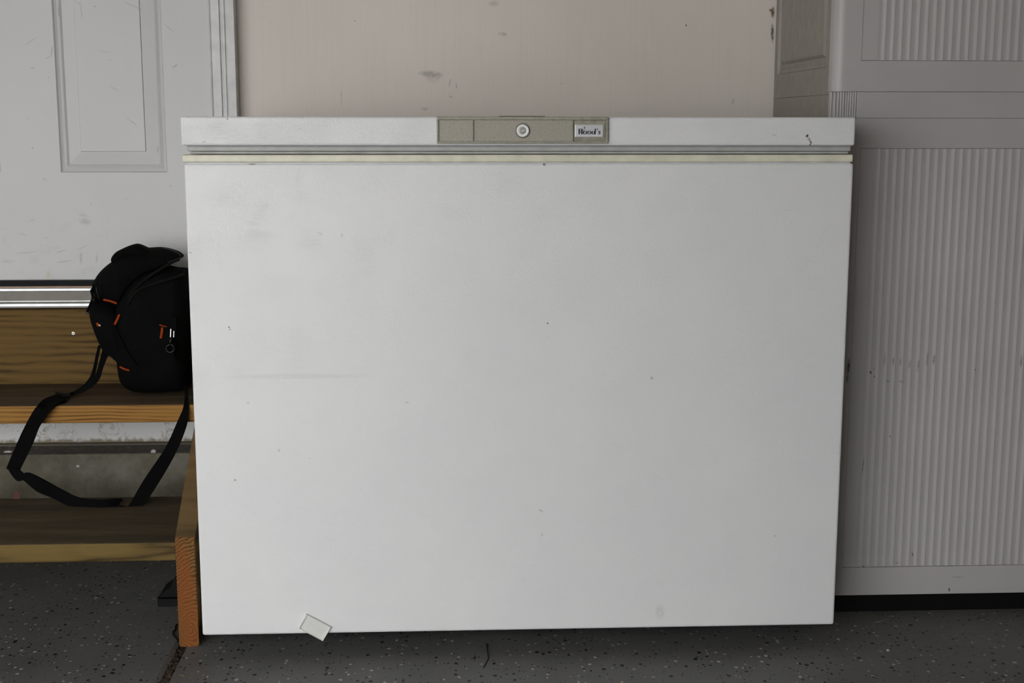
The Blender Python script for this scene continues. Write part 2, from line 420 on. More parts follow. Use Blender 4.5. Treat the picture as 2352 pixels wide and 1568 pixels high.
def mat_endgrain():
    m, nt, b, pos = mat_new('stringer_end_grain')
    c0 = at(436, 1448, 2.43)
    d = nd(nt, 'ShaderNodeVectorMath', operation='SUBTRACT'); nt.links.new(pos, d.inputs[0]); d.inputs[1].default_value = c0
    sq = scaled(nt, d.outputs[0], (1.0, 0.0, 0.62))
    l = nd(nt, 'ShaderNodeVectorMath', operation='LENGTH'); nt.links.new(sq, l.inputs[0])
    w = math_(nt, 'ADD', math_(nt, 'MULTIPLY', l.outputs['Value'], 210), math_(nt, 'MULTIPLY', noise(nt, pos, 55, 3), 2.4))
    s = nd(nt, 'ShaderNodeSeparateXYZ'); nt.links.new(d.outputs[0], s.inputs[0])
    w = math_(nt, 'ADD', w, math_(nt, 'MULTIPLY', s.outputs['X'], -60))
    tri = math_(nt, 'PINGPONG', w, 0.5)
    c = ramp(nt, math_(nt, 'MULTIPLY', tri, 2.0), [(0.0, (0.045, 0.020, 0.005)), (0.35, (0.125, 0.060, 0.016)), (1.0, (0.195, 0.100, 0.028))])
    red = mrange(nt, noise(nt, scaled(nt, pos, (25, 1, 9)), 1.0, 3), 0.45, 0.62)
    c = mix(nt, math_(nt, 'MULTIPLY', red, 0.55), c, (0.22, 0.06, 0.012))
    nt.links.new(c, b.inputs['Base Color']); b.inputs['Roughness'].default_value = 0.8
    b.inputs['Specular IOR Level'].default_value = 0.2
    bump(nt, b, tri, 0.4, 0.001)
    return m
M_WEND = mat_endgrain()

CY = 2.54                      # cabinet door plane
def mat_cab():
    m, nt, b, pos = mat_new('grey_resin_plastic')
    v = noise(nt, pos, 6, 4)
    c = ramp(nt, v, [(0.3, (0.425, 0.41, 0.402)), (0.7, (0.455, 0.44, 0.43))])
    D = (0.12, 0.115, 0.105); B = (0.07, 0.06, 0.05)
    L = [(2033+19*k+random.uniform(-2, 2), 832+random.uniform(-8, 8), CY, 3, 16+random.uniform(-4, 8), 3, D, random.uniform(0.35, 0.7)) for k in range(7)]
    L += [(1949, 842, CY, 4, 24, 2, B, 0.95), (1946, 868, CY, 4, 14, 2, (0.15, 0.13, 0.1), 0.7), (2000, 855, CY, 3.5, 5, -30, B, 0.9), (2008, 848, CY, 2, 2, 0, B, 1), (2009, 865, CY, 2, 3, 0, B, 1),
          (2045, 1002, CY, 2, 2.5, 0, D, 0.9), (1983, 1070, CY, 1.8, 26, 3, D, 0.6), (2097, 1274, CY, 2, 7, -15, B, 0.8), (2061, 1293, CY, 6, 1.5, -25, B, 0.7), (1984, 1301, CY, 4, 2.5, 0, B, 1),
          (2180, 1354, CY, 3.5, 6, 0, B, 0.8), (2346, 830, CY, 2.5, 18, 0, B, 0.6), (2040, 876, CY, 8, 3, 0, D, 0.4), (2070, 876, CY, 8, 3, 0, D, 0.4), (2240, 849, CY, 2, 2, 0, B, 0.8), (2200, 1325, CY, 18, 2, 5, D, 0.3)]
    c = marks(nt, pos, c, L, 200)
    nt.links.new(c, b.inputs['Base Color']); b.inputs['Roughness'].default_value = 0.42
    b.inputs['Specular IOR Level'].default_value = 0.4
    bump(nt, b, noise(nt, pos, 500, 2), 0.06, 0.0005)
    return m
M_CAB = mat_cab()
M_CABS = plain('shaded_beige_resin', (0.27, 0.25, 0.215), 0.5)  # same resin as the doors, slightly beige, side shade darkened into its colour
M_KICK = plain('black_plastic_base', (0.0045, 0.0045, 0.0045), 0.6, 0, 0.12)

def mat_fabric(name, col, sc=900):
    m, nt, b, pos = mat_new(name)
    v = noise(nt, pos, sc, 2)
    lo = noise(nt, pos, 18, 3)
    c = ramp(nt, lo, [(0.3, tuple(x*0.8 for x in col)), (0.7, tuple(x*1.3 for x in col))])
    nt.links.new(c, b.inputs['Base Color']); b.inputs['Roughness'].default_value = 0.9
    b.inputs['Specular IOR Level'].default_value = 0.06
    bump(nt, b, v, 0.3, 0.0008)
    return m
M_NYLON = mat_fabric('black_nylon', (0.0030, 0.0031, 0.0031))
M_WEB = mat_fabric('black_webbing', (0.0026, 0.0027, 0.0027), 600)
M_ORANGE = mat_fabric('orange_trim', (0.23, 0.034, 0.007), 500)
M_GLOSSB = plain('glossy_black_piping', (0.006, 0.006, 0.006), 0.3, 0, 0.3)
M_LINE = mat_fabric('dark_lining', (0.006, 0.006, 0.0055), 400)
M_LOGO = plain('pale_logo_thread', (0.55, 0.5, 0.4), 0.6)

# ================================================================== THE SETTING
# floor: two slabs with an open joint between them
JX0, JX1 = -0.5270, -0.5135
bm = bmesh.new()
def slab(bm, x0, x1, bl, br):
    # slab profile in XZ with eased joint edges, extruded along Y
    pr = [(x0, -0.10), (x1, -0.10)]
    if br: pr += [(x1, -0.010), (x1-0.004, -0.003), (x1-0.012, 0)]
    else: pr += [(x1, 0)]
    if bl: pr += [(x0+0.003, 0), (x0, -0.003)]
    else: pr += [(x0, 0)]
    add_prism(bm, [(x, YF, z) for x, z in pr], (0, YB+0.15-YF, 0))
slab(bm, XL, JX0, False, True); slab(bm, JX1, XR, True, False)
floor = struct(new_obj('floor', bm, M_FLOOR))
bm = bmesh.new()
n = 120
for i in range(n):
    y0 = YF + (YB-YF)*i/n
    y1 = YF + (YB-YF)*(i+1)/n
    zt = -0.009 + 0.005*mnoise.noise(Vector((y0*9, 0, 3)))
    add_box(bm, JX0-0.001, JX1+0.001, y0, y1, -0.05, zt)
filler = new_obj('joint_filler', bm, M_DEBRIS, floor)
bm = bmesh.new()
for k in range(220):                      # crumbs and dry grass lying in the joint
    y = random.uniform(1.9, 2.42); x = random.uniform(JX0-0.004, JX1)
    a = random.uniform(0, 6.28); l = random.uniform(0.002, 0.011); w = random.uniform(0.0006, 0.0022)
    z = -0.006 + random.uniform(0, 0.004)
    dx, dy = math.cos(a)*l, math.sin(a)*l
    dz = random.uniform(-0.002, 0.003)
    p = [Vector((x-dx-w*math.sin(a), y-dy+w*math.cos(a), z)), Vector((x+dx-w*math.sin(a), y+dy+w*math.cos(a), z+dz)),
         Vector((x+dx+w*math.sin(a), y+dy-w*math.cos(a), z+dz)), Vector((x-dx+w*math.sin(a), y-dy-w*math.cos(a), z))]
    add_prism(bm, p, (0, 0, 0.0012))
deb = new_obj('joint_debris', bm, M_DEBRIS, floor); deb['kind'] = 'stuff'

bm = bmesh.new()
add_box(bm, -14, 14, -16, YF, -0.14, -0.02)
struct(new_obj('driveway', bm, M_DRIVE))

# back wall with the door opening left of the freezer
DX0, DX1 = -1.395, -0.533           # door slab
DZ0, DZ1 = 0.640, 2.28
bm = bmesh.new()
add_box(bm, DX1+0.02, XR, YB, YB+0.14, 0.2575, ZC)
add_box(bm, XL, DX0-0.02, YB, YB+0.14, 0.2575, ZC)
add_box(bm, DX0-0.02, DX1+0.02, YB, YB+0.14, 0.2575, 0.585)
add_box(bm, DX0-0.02, DX1+0.02, YB, YB+0.14, DZ1+0.02, ZC)
struct(new_obj('wall_back', bm, M_WALL))
# concrete footing ledge under the wall
bm = bmesh.new()
nx = 60
for i in range(1):
    add_box(bm, XL, XR, 2.957, YB+0.14, 0, 0.2527, 0.004, 2)
ft = struct(new_obj('trim_3', bm, M_CONC), 'stained concrete footing below the back wall')
box('sill_strip', (XL, XR, 3.035, YB+0.13, 0.2527, 0.2575), plain('weathered_sill_wood', (0.10, 0.085, 0.06), 0.85), ft)

bm = bmesh.new(); add_box(bm, XL-0.12, XL, YF, YB+0.14, 0, ZC); struct(new_obj('wall_left', bm, M_WALLP))
bm = bmesh.new(); add_box(bm, XR, XR+0.12, YF, YB+0.14, 0, ZC); struct(new_obj('wall_right', bm, M_WALLP))
bm = bmesh.new()
add_box(bm, XL-0.12, OPX0, YF-0.14, YF, 0, ZC); add_box(bm, OPX1, XR+0.12, YF-0.14, YF, 0, ZC); add_box(bm, OPX0, OPX1, YF-0.14, YF, OPZ, ZC)
struct(new_obj('wall_front', bm, M_WALLP))
bm = bmesh.new(); add_box(bm, XL-0.12, XR+0.12, YF-0.14, YB+0.14, ZC, ZC+0.1); struct(new_obj('ceiling', bm, M_CEIL))

def zat(py, Y): return at(100, py, Y).z
# door with embossed panels
DF = 3.050                          # door face
door = bpy.data.objects.new('door_1', None); COL.objects.link(door); door.location = ((DX0+DX1)/2, DF, DZ0)
struct(door, 'scuffed white steel door with embossed panels above the wooden steps')
pr_ = at(385, 396, DF); pl_ = at(140, 398, DF)
PX1, PX0, PZ0 = pr_.x, pl_.x, pr_.z
PW = PX1-PX0
gap = at(140, 398, DF).x - at(3, 400, DF).x
panels = [(PX0, PX1), (PX0-gap-PW, PX0-gap)]
PZ1 = 1.42
bm = bmesh.new()
# slab face as a frame around the panels
xs = [DX0, panels[1][0], panels[1][1], panels[0][0], panels[0][1], DX1]
def quad(bm, x0, x1, z0, z1, y=DF):
    bm.faces.new([bm.verts.new(p) for p in ((x0, y, z0), (x1, y, z0), (x1, y, z1), (x0, y, z1))])
add_box(bm, DX0, DX1, DF, DF+0.044, DZ0, PZ0)
add_box(bm, DX0, DX1, DF, DF+0.044, PZ1, DZ1)
add_box(bm, xs[0], xs[1], DF, DF+0.044, PZ0, PZ1)
add_box(bm, xs[2], xs[3], DF, DF+0.044, PZ0, PZ1)
add_box(bm, xs[4], xs[5], DF, DF+0.044, PZ0, PZ1)
new_obj('door_slab', bm, M_DOOR, door)
def ring_panel(x0, x1, z0, z1, steps, back):
    """nested rectangular rings: steps = [(inset, y offset)]"""
    bm = bmesh.new(); prev = None
    for ins, dy in steps:
        r = [bm.verts.new(p) for p in ((x0+ins, DF+dy, z0+ins), (x1-ins, DF+dy, z0+ins), (x1-ins, DF+dy, z1-ins), (x0+ins, DF+dy, z1-ins))]
        if prev:
            for k in range(4): bm.faces.new((prev[k], prev[(k+1) % 4], r[(k+1) % 4], r[k]))
        prev = r
    bm.faces.new(prev)
    return bm
for x0, x1 in panels:
    st = [(0, 0.0), (0.003, 0.004), (0.008, 0.0062), (0.0125, 0.0045), (0.0145, 0.0036), (0.019, 0.0068), (0.044, 0.0035), (0.0465, 0.0035), (0.048, 0.0005)]
    new_obj('door_panel', ring_panel(x0, x1, PZ0, PZ1, st, 0), M_DOOR, door)
box('door_sweep', (DX0, DX1, 3.030, 3.049, 0.612, zat(644.5, 3.03)), M_BLACKRUB, door)
# aluminium threshold: profile in YZ, extruded along X
th = bpy.data.objects.new('threshold', None); COL.objects.link(th); th.parent = door
th.location = Vector(((DX0+DX1)/2, 3.0, 0.59)) - door.location
def strip(name, prof, mat, par, x0=DX0-0.02, x1=DX1+0.02):
    bm = bmesh.new(); add_prism(bm, [(x0, y, z) for y, z in prof], (x1-x0, 0, 0))
    return new_obj(name, bm, mat, par)
box('brown_insert', (DX0-0.02, DX1+0.02, 3.024, 3.05, zat(661.5, 3.024), zat(657.5, 3.024)), M_BROWN, th)
box('top_lip', (DX0-0.02, DX1+0.02, 3.014, 3.024, zat(668.5, 3.014), zat(662.3, 3.014)), M_ALU, th, 0.0008, 1)
box('tread_face', (DX0-0.02, DX1+0.02, 3.010, 3.05, zat(704, 3.010), zat(669.2, 3.010)), M_ALUD, th)
box('ridge', (DX0-0.02, DX1+0.02, 3.004, 3.0105, zat(692.5, 3.004), zat(690.8, 3.004)), M_ALU, th)
box('front_nose', (DX0-0.02, DX1+0.02, 2.998, 3.0105, zat(704, 2.998), zat(696.8, 2.998)), M_ALU, th, 0.0008, 1)

# casing right of the door: grooved profile extruded upwards
cx1 = at(540.5, 130, 3.012).x; cx0 = at(480, 130, 3.012).x
cw = cx1-cx0
prof = [(0, 3.05), (0, 3.020), (0.06, 3.016), (0.10, 3.018), (0.42, 3.014), (0.45, 3.019), (0.50, 3.019), (0.53, 3.013), (0.62, 3.013), (0.64, 3.017), (0.69, 3.017), (0.71, 3.012), (0.985, 3.012), (1.0, 3.014), (1.0, 3.05)]
bm = bmesh.new()
add_prism(bm, [(cx0+u*cw, y, 0.585) for u, y in prof], (0, 0, DZ1+0.08-0.585))
struct(new_obj('trim_1', bm, M_TRIM), 'grooved white casing between door and wall')
bm = bmesh.new()
cxl = DX0 - (cx0-DX1)
add_prism(bm, [(cxl-u*cw, y, 0.585) for u, y in prof], (0, 0, DZ1+0.08-0.585))
struct(new_obj('trim_2', bm, M_TRIM), 'grooved white casing on the hinge side of the door')

# ================================================================== WOODEN STEPS
SX0, SX1 = -1.46, -0.4890           # outer faces of the stringers
ST = 0.0375                         # lumber thickness
steps = empty('wooden_steps', ((SX0+SX1)/2, 2.75, 0), 'two-tread steps of treated lumber below the white door', 'steps')
IX0, IX1 = SX0+ST, SX1-ST
box('tread', (IX0, IX1, 2.772, 3.018, 0.366, 0.405), M_WTREAD, steps, 0.004, 2)
box('tread', (IX0, IX1, 2.4455, 2.7671, 0.168, 0.205), M_WLOW, steps, 0.004, 2)
rb = box('riser_board', (IX0, IX1+0.03, 3.018, 3.0495, 0.37, at(100, 711, 3.018).z), M_WRISER, steps, 0.002, 1)
def screw(px, py):
    p = at(px, py, 3.018)
    bm = bmesh.new(); add_disc_stack(bm, (p.x, 3.018, p.z), [(0.0042, 0.002), (0.0042, -0.0002), (0.0034, -0.0012)], 20)
    s = new_obj('screw_head', bm, M_STEEL, rb)
    bm = bmesh.new()
    add_box(bm, p.x-0.0022, p.x+0.0022, 3.0164, 3.0175, p.z-0.0006, p.z+0.0006)
    add_box(bm, p.x-0.0006, p.x+0.0006, 3.0163, 3.0175, p.z-0.0022, p.z+0.0022)
    new_obj('cross_slot', bm, M_DARK, s)
screw(168.5, 765)
def stringer(x0, x1):
    bm = bmesh.new()
    yf = 2.4345
    # side outline in YZ: plumb front cut, sloping top, back against the footing
    out = [(yf, 0.0), (yf, 0.2185), (2.90, 0.556), (2.953, 0.594), (2.953, 0.30), (2.56, 0.0)]
    add_prism(bm, [(x0, y, z) for y, z in out], (x1-x0, 0, 0))
    o = new_obj('stringer', bm, M_WSTR, steps)
    # rough-sawn end: annual rings stand proud at both edges
    bm = bmesh.new()
    L, Rr = [], []
    z = 0.0
    nn = 64
    for i in range(nn+1):
        z = 0.2190*i/nn
        t = (i % 2)
        amp = 0.0016 if z > 0.05 else 0.0003
        L.append((x0 + (amp*0.9 if t else -0.0004), yf-0.0032, z))
        Rr.append((x1 - (amp*1.2 if t and z > 0.09 else -0.0002), yf-0.0032, z))
    L[0] = (x0+0.0035, yf-0.0032, 0); Rr[0] = (x1-0.004, yf-0.0032, 0)
    L[1] = (x0+0.0006, yf-0.0032, 0.0034); Rr[1] = (x1-0.0006, yf-0.0032, 0.0034)
    add_prism(bm, L + Rr[::-1], (0, 0.0031, 0))
    new_obj('end_grain', bm, M_WEND, o)
stringer(SX1-ST, SX1); stringer(SX0, SX0+ST)

# ================================================================== CHEST FREEZER
BX0, BX1 = -0.4704, 0.7349
LX0, LX1 = -0.4713, 0.7321
BZ0, BZ1 = 0.0448, 0.9258
LZ0, LZ1 = 0.9577, 1.0083
FBK = 2.935
fz = empty('chest_freezer', ((BX0+BX1)/2, (FY+FBK)/2, 0), 'large white chest freezer with textured enamel and taupe handle plate', 'freezer')
box('body', (BX0, BX1, FY, FBK, BZ0, BZ1), M_BODY, fz, 0.0045, 3)
lid = box('lid', (LX0, LX1, LY, FBK+0.004, LZ0, LZ1), M_LID, fz, 0.0042, 3)
z1, z2, z3 = at(1200, 335, FY).z, at(1200, 347.5, FY).z, at(1200, 354, FY+0.01).z
gx0, gx1 = at(428, 340, FY).x, at(1957, 340, FY).x
def frame_ring(bm, x0, x1, y0, y1, z0, z1, w, bev=0.002):
    add_box(bm, x0, x1, y0, y0+w, z0, z1, bev); add_box(bm, x0, x1, y1-w, y1, z0, z1, bev)
    add_box(bm, x0, x0+w, y0, y1, z0, z1, bev); add_box(bm, x1-w, x1, y0, y1, z0, z1, bev)
bm = bmesh.new()
add_box(bm, gx0, gx1, FY+0.006, FBK-0.01, z2, LZ0+0.001, 0.0022, 2)
add_box(bm, gx0+0.004, gx1-0.003, FY+0.010, FBK-0.014, z3+0.0003, z2-0.0004, 0.0018, 2)
new_obj('gasket', bm, M_GASKET, fz)
zc1, zc0 = at(1200, 355.2, FY-0.003).z, at(1200, 372.3, FY-0.003).z
c0, c1 = at(418, 365, FY-0.003).x, at(1959.5, 365, FY-0.003).x
box('collar_trim', (c0, c1, FY-0.003, FBK, zc0, zc1), M_CREAM, fz, 0.0022, 2)
box('gap_strip', (BX0+0.006, BX1-0.006, FY+0.004, FBK-0.006, BZ1-0.004, zc0+0.001), M_LINER, fz)
for x in (BX0+0.07, BX1-0.07):
    for y in (FY+0.24, FBK-0.08):
        bm = bmesh.new()
        rings = [(0.022, 0.0), (0.022, 0.012), (0.012, 0.016), (0.012, BZ0+0.001)]
        rr = []
        for r, z in rings: rr.append([bm.verts.new((x+r*math.cos(k*math.pi/8), y+r*math.sin(k*math.pi/8), z)) for k in range(16)])
        for a, b in zip(rr, rr[1:]):
            for k in range(16): bm.faces.new((a[k], a[(k+1) % 16], b[(k+1) % 16], b[k]))
        bm.faces.new(rr[0]); bm.faces.new(rr[-1])
        new_obj('foot', bm, M_BLACKRUB, fz)

# handle plate on the lid
HF = LY-0.007                       # plate front
def px(x): return at(x, 300, HF).x
def pz(y): return at(1200, y, HF).z
hx0, hx1, hz1, hz0 = px(1003), px(1397), pz(267.6), pz(329.5)
hp = bpy.data.objects.new('handle_plate', None); COL.objects.link(hp); hp.parent = fz
hp.location = Vector(((hx0+hx1)/2, LY, hz0)) - fz.location
bm = bmesh.new()
fx = [hx0, px(1007.5), px(1083.5), px(1088), px(1312.5), px(1317), px(1393), hx1]
ft_, fb_ = pz(275.8), pz(324.2)
add_box(bm, hx0, hx1, HF, LY+0.001, ft_, hz1, 0.0016, 2)
add_box(bm, hx0, hx1, HF, LY+0.001, hz0, fb_, 0.0014, 2)
for a, b in ((0, 1), (2, 3), (4, 5), (6, 7)):
    add_box(bm, fx[a], fx[b], HF+0.0003, LY+0.001, fb_-0.0008, ft_+0.0008, 0.0008, 1)
new_obj('frame', bm, M_TAUPE, hp)
box('inset_panel', (fx[1], fx[2], HF+0.0035, LY+0.001, fb_, ft_), M_TAUPE_G, hp)
box('inset_panel', (fx[3], fx[4], HF+0.0035, LY+0.001, fb_, ft_), M_TAUPE_G, hp)
# sloped tray holding the name badge
bm = bmesh.new()
r0 = [(fx[5], ft_), (fx[6], ft_), (fx[6], fb_), (fx[5], fb_)]
r1 = [(px(1320), pz(285.5)), (px(1387), pz(285.5)), (px(1387), pz(315.2)), (px(1320), pz(315.2))]
A = [bm.verts.new((x, HF+0.0048, z)) for x, z in r0]; B = [bm.verts.new((x, HF+0.0022, z)) for x, z in r1]
for k in range(4): bm.faces.new((A[k], A[(k+1) % 4], B[(k+1) % 4], B[k]))
bm.faces.new(B)
A2 = [bm.verts.new((x, LY+0.001, z)) for x, z in r0]
for k in range(4): bm.faces.new((A2[k], A2[(k+1) % 4], A[(k+1) % 4], A[k]))
new_obj('badge_tray', bm, M_TAUPE, hp)
bd = box('name_badge', (px(1321), px(1385.5), HF+0.0012, HF+0.0024, pz(314.5), pz(286.3)), M_SILVER, hp, 0.0008, 2)
bd['label'] = 'silver name badge with slanted dark lettering'

def stroke(bm, pts, widths, y, th=0.0004):
    """flat pen stroke in XZ: pts (x,z), per-point width"""
    n = len(pts); P = [Vector((a, 0, b)) for a, b in pts]
    l, r = [], []
    for i in range(n):
        t = (P[min(i+1, n-1)]-P[max(i-1, 0)]).normalized()
        nrm = Vector((-t.z, 0, t.x))
        l.append(P[i]+nrm*widths[i]/2 + Vector((0, y, 0))); r.append(P[i]-nrm*widths[i]/2 + Vector((0, y, 0)))
    for i in range(n-1):
        add_prism(bm, [l[i], l[i+1], r[i+1], r[i]], (0, th, 0))
# "Wood's" in a heavy slanted swash face; unit: x-height 1
def letters_woods():
    out = []
    def el(cx, cz, rx, rz, thick, thin):
        pts, ws = [], []
        for k in range(25):
            a = k*2*math.pi/24
            pts.append((cx+rx*math.cos(a), cz+rz*math.sin(a))); ws.append(thin+(thick-thin)*abs(math.cos(a))**1.4)
        out.append((pts, ws))
    # W
    out.append(([(0.0, 1.45), (0.12, 0.7), (0.22, 0.0)], [0.50, 0.48, 0.34]))
    out.append(([(0.22, 0.0), (0.48, 0.75), (0.70, 1.42)], [0.16, 0.14, 0.16]))
    out.append(([(0.72, 1.45), (0.84, 0.7), (0.94, 0.0)], [0.50, 0.48, 0.34]))
    out.append(([(0.94, 0.0), (1.22, 0.8), (1.36, 1.45), (1.48, 1.78), (1.36, 1.98), (1.16, 1.92)], [0.16, 0.14, 0.16, 0.2, 0.22, 0.28]))
    out.append(([(-0.28, 1.42), (0.3, 1.45), (0.95, 1.42)], [0.12, 0.14, 0.12]))
    el(1.72, 0.50, 0.40, 0.42, 0.42, 0.10)
    el(2.86, 0.50, 0.40, 0.42, 0.42, 0.10)
    el(3.98, 0.46, 0.36, 0.40, 0.42, 0.10)
    out.append(([(4.38, 1.55), (4.42, 0.8), (4.46, 0.05), (4.66, 0.06)], [0.40, 0.40, 0.38, 0.14]))
    out.append(([(4.98, 1.55), (4.95, 1.32), (4.86, 1.12)], [0.30, 0.24, 0.08]))
    out.append(([(5.86, 0.78), (5.72, 0.96), (5.42, 0.92), (5.36, 0.68), (5.62, 0.50), (5.82, 0.30), (5.70, 0.06), (5.38, 0.04), (5.22, 0.24)], [0.20, 0.14, 0.22, 0.34, 0.42, 0.34, 0.18, 0.14, 0.22]))
    return out
bm = bmesh.new()
tx0, tx1, tz0, ts = px(1328.5), px(1381), pz(308.6), None
u = (tx1-tx0)/6.15
uz = (pz(295.5)-pz(308.6))/1.5
for pts, ws in letters_woods():
    q = [(tx0 + (a+0.16*b)*u, tz0 + b*uz) for a, b in pts]
    stroke(bm, q, [w*u*0.92 for w in ws], HF+0.0008)
new_obj('badge_lettering', bm, M_INK, bd)
# lock: recessed collar, white ring, key core
lc = (px(1201), HF, pz(300))
k_ = px(1201)-px(1200)
bm = bmesh.new(); add_disc_stack(bm, lc, [(17.5*k_, 0.0036), (17.5*k_, 0.0030), (16*k_, 0.0028)], 40)
lk = new_obj('lock', bm, M_DARK, hp); lk.data.materials.clear(); lk.data.materials.append(plain('lock_recess_taupe', (0.16, 0.15, 0.125), 0.5))
bm = bmesh.new()
seg = 40
prof = [(14.4*k_, 0.003), (14.2*k_, 0.0002), (12.5*k_, -0.0006), (9.0*k_, -0.0002), (7.6*k_, 0.0010)]
rings = [[bm.verts.new((lc[0]+r*math.cos(k*2*math.pi/seg), lc[1]+d, lc[2]+r*math.sin(k*2*math.pi/seg))) for k in range(seg)] for r, d in prof]
for a, b in zip(rings, rings[1:]):
    for k in range(seg): bm.faces.new((a[k], b[k], b[(k+1) % seg], a[(k+1) % seg]))
new_obj('lock_ring', bm, M_WHITEP, lk, True)
bm = bmesh.new(); add_disc_stack(bm, lc, [(8*k_, 0.003), (7.9*k_, 0.0006), (6.8*k_, 0.0002)], 32)
new_obj('key_core', bm, M_KEY, lk)
bm = bmesh.new()
zig = [(-4.2, -1.6), (-1.5, -1.6), (0.2, 0.3), (1.2, 1.2), (4.2, 1.2)]
stroke(bm, [(lc[0]+a*k_, lc[2]+b*k_) for a, b in zig], [1.3*k_]*5, HF-0.0001, 0.0004)
new_obj('key_slot', bm, M_WHITEP, lk)
# finger grip lip on the lid top above the lock
box('grip_lip', (px(1148), px(1254), LY+0.012, LY+0.03, LZ1-0.001, LZ1+0.0016), M_DARK, hp, 0.0006, 1)

# loose drain cover hanging askew on the bottom edge
Dc = [at(704, 1409.8, FY-0.004), at(760.4, 1439.6, FY-0.004), at(740.2, 1471, FY-0.004), at(686.6, 1442.6, FY-0.004)]
ctr = sum(Dc, Vector())/4
ex = (Dc[1]-Dc[0]).normalized(); ez = Vector((-ex.z, 0, ex.x))
hw = (Dc[1]-Dc[0]).length/2; hh = (Dc[3]-Dc[0]).length/2
def local_box(bm, x0, x1, z0, z1, y0, y1, bev=0):
    vs0 = len(bm.verts)
    b2 = bmesh.new(); add_box(b2, x0, x1, y0, y1, z0, z1, bev, 2)
    Mx = Matrix((ex, Vector((0, 1, 0)), ez)).transposed().to_4x4(); Mx.translation = ctr
    b2.transform(Mx)
    me = bpy.data.meshes.new('t'); b2.to_mesh(me); b2.free(); bm.from_mesh(me); bpy.data.meshes.remove(me)
bm = bmesh.new()
local_box(bm, -hw, hw, -hh, hh, 0.0005, 0.0035, 0.0008)
dc = new_obj('drain_cover', bm, M_CLEAR, fz)
dc['label'] = 'loose milky plastic drain cover hanging askew'
bm = bmesh.new()
wv = 0.0022
local_box(bm, -hw, hw, hh-wv, hh, -0.0022, 0.0008, 0.0005); local_box(bm, -hw, hw, -hh, -hh+wv*0.6, -0.0012, 0.0008, 0.0004)
local_box(bm, -hw, -hw+wv, -hh, hh, -0.0018, 0.0008, 0.0005); local_box(bm, hw-wv, hw, -hh, hh, -0.0018, 0.0008, 0.0005)
new_obj('rim', bm, M_CLEAR, dc)
def text_mesh(txt, size, shear=0.0, off=0.0, ext=0.0003):
    cu = bpy.data.curves.new('lettering', 'FONT'); cu.body = txt; cu.size = size; cu.shear = shear; cu.offset = off; cu.extrude = ext
    cu.align_x = 'CENTER'; cu.align_y = 'CENTER'; cu.resolution_u = 3
    o = bpy.data.objects.new('lettering', cu); COL.objects.link(o)
    dg = bpy.context.evaluated_depsgraph_get()
    me = bpy.data.meshes.new_from_object(o.evaluated_get(dg))
    bpy.data.objects.remove(o); bpy.data.curves.remove(cu)
    bm = bmesh.new(); bm.from_mesh(me); bpy.data.meshes.remove(me)
    return bm
bm = text_mesh('DRAIN', 0.0115)
# upside-down on the tilted plate
R = Matrix((-ex, -ez, Vector((0, -1, 0)))).transposed().to_4x4(); R.translation = ctr + Vector((0, 0.0004, 0)) + ex*0.001
bm.transform(R)
new_obj('lettering', bm, M_EMB, dc)

# ================================================================== RESIN CABINET
KX0, KX1 = 0.7456, 1.82
KM = (KX0+KX1)/2
KTOP = 1.86
def cz(py): return at(2100, py, CY).z
cb = empty('utility_cabinet', ((KX0+KX1)/2, 2.78, 0), 'tall grey resin storage cabinet with fluted door panels on a black base', 'cabinet')
box('carcass', (KX0+0.012, KX1-0.012, CY+0.034, 3.044, 0.262, KTOP-0.02), M_CABS, cb)
box('lower_carcass', (KX0+0.012, KX1-0.012, CY+0.034, 2.950, 0.045, 0.265), M_CABS, cb)
box('toe_kick', (KX0+0.02, KX1-0.02, 2.5560, 2.945, 0.0, 0.052), M_KICK, cb)
PER = 0.0163
def fluted(name, x0, x1, z0, z1, y, par, margin):
    """moulded panel with vertical ridges"""
    bm = bmesh.new()
    pts = [(x0, y)]
    x = x0 + margin
    pts.append((x-0.002, y))
    while x + PER < x1 - margin*0.6:
        for f, d in ((0.0, 0.0), (0.12, 0.0003), (0.26, 0.0007), (0.38, 0.0009), (0.5, 0.0008), (0.64, 0.0002), (0.78, -0.0005), (0.86, -0.0007), (0.94, -0.0004)):
            pts.append((x+f*PER, y+d))
        x += PER
    pts += [(x, y), (x1, y)]
    add_prism(bm, [(a, b, z0) for a, b in pts] + [(x1, y+0.006, z0), (x0, y+0.006, z0)], (0, 0, z1-z0))
    return new_obj(name, bm, M_CAB, par)
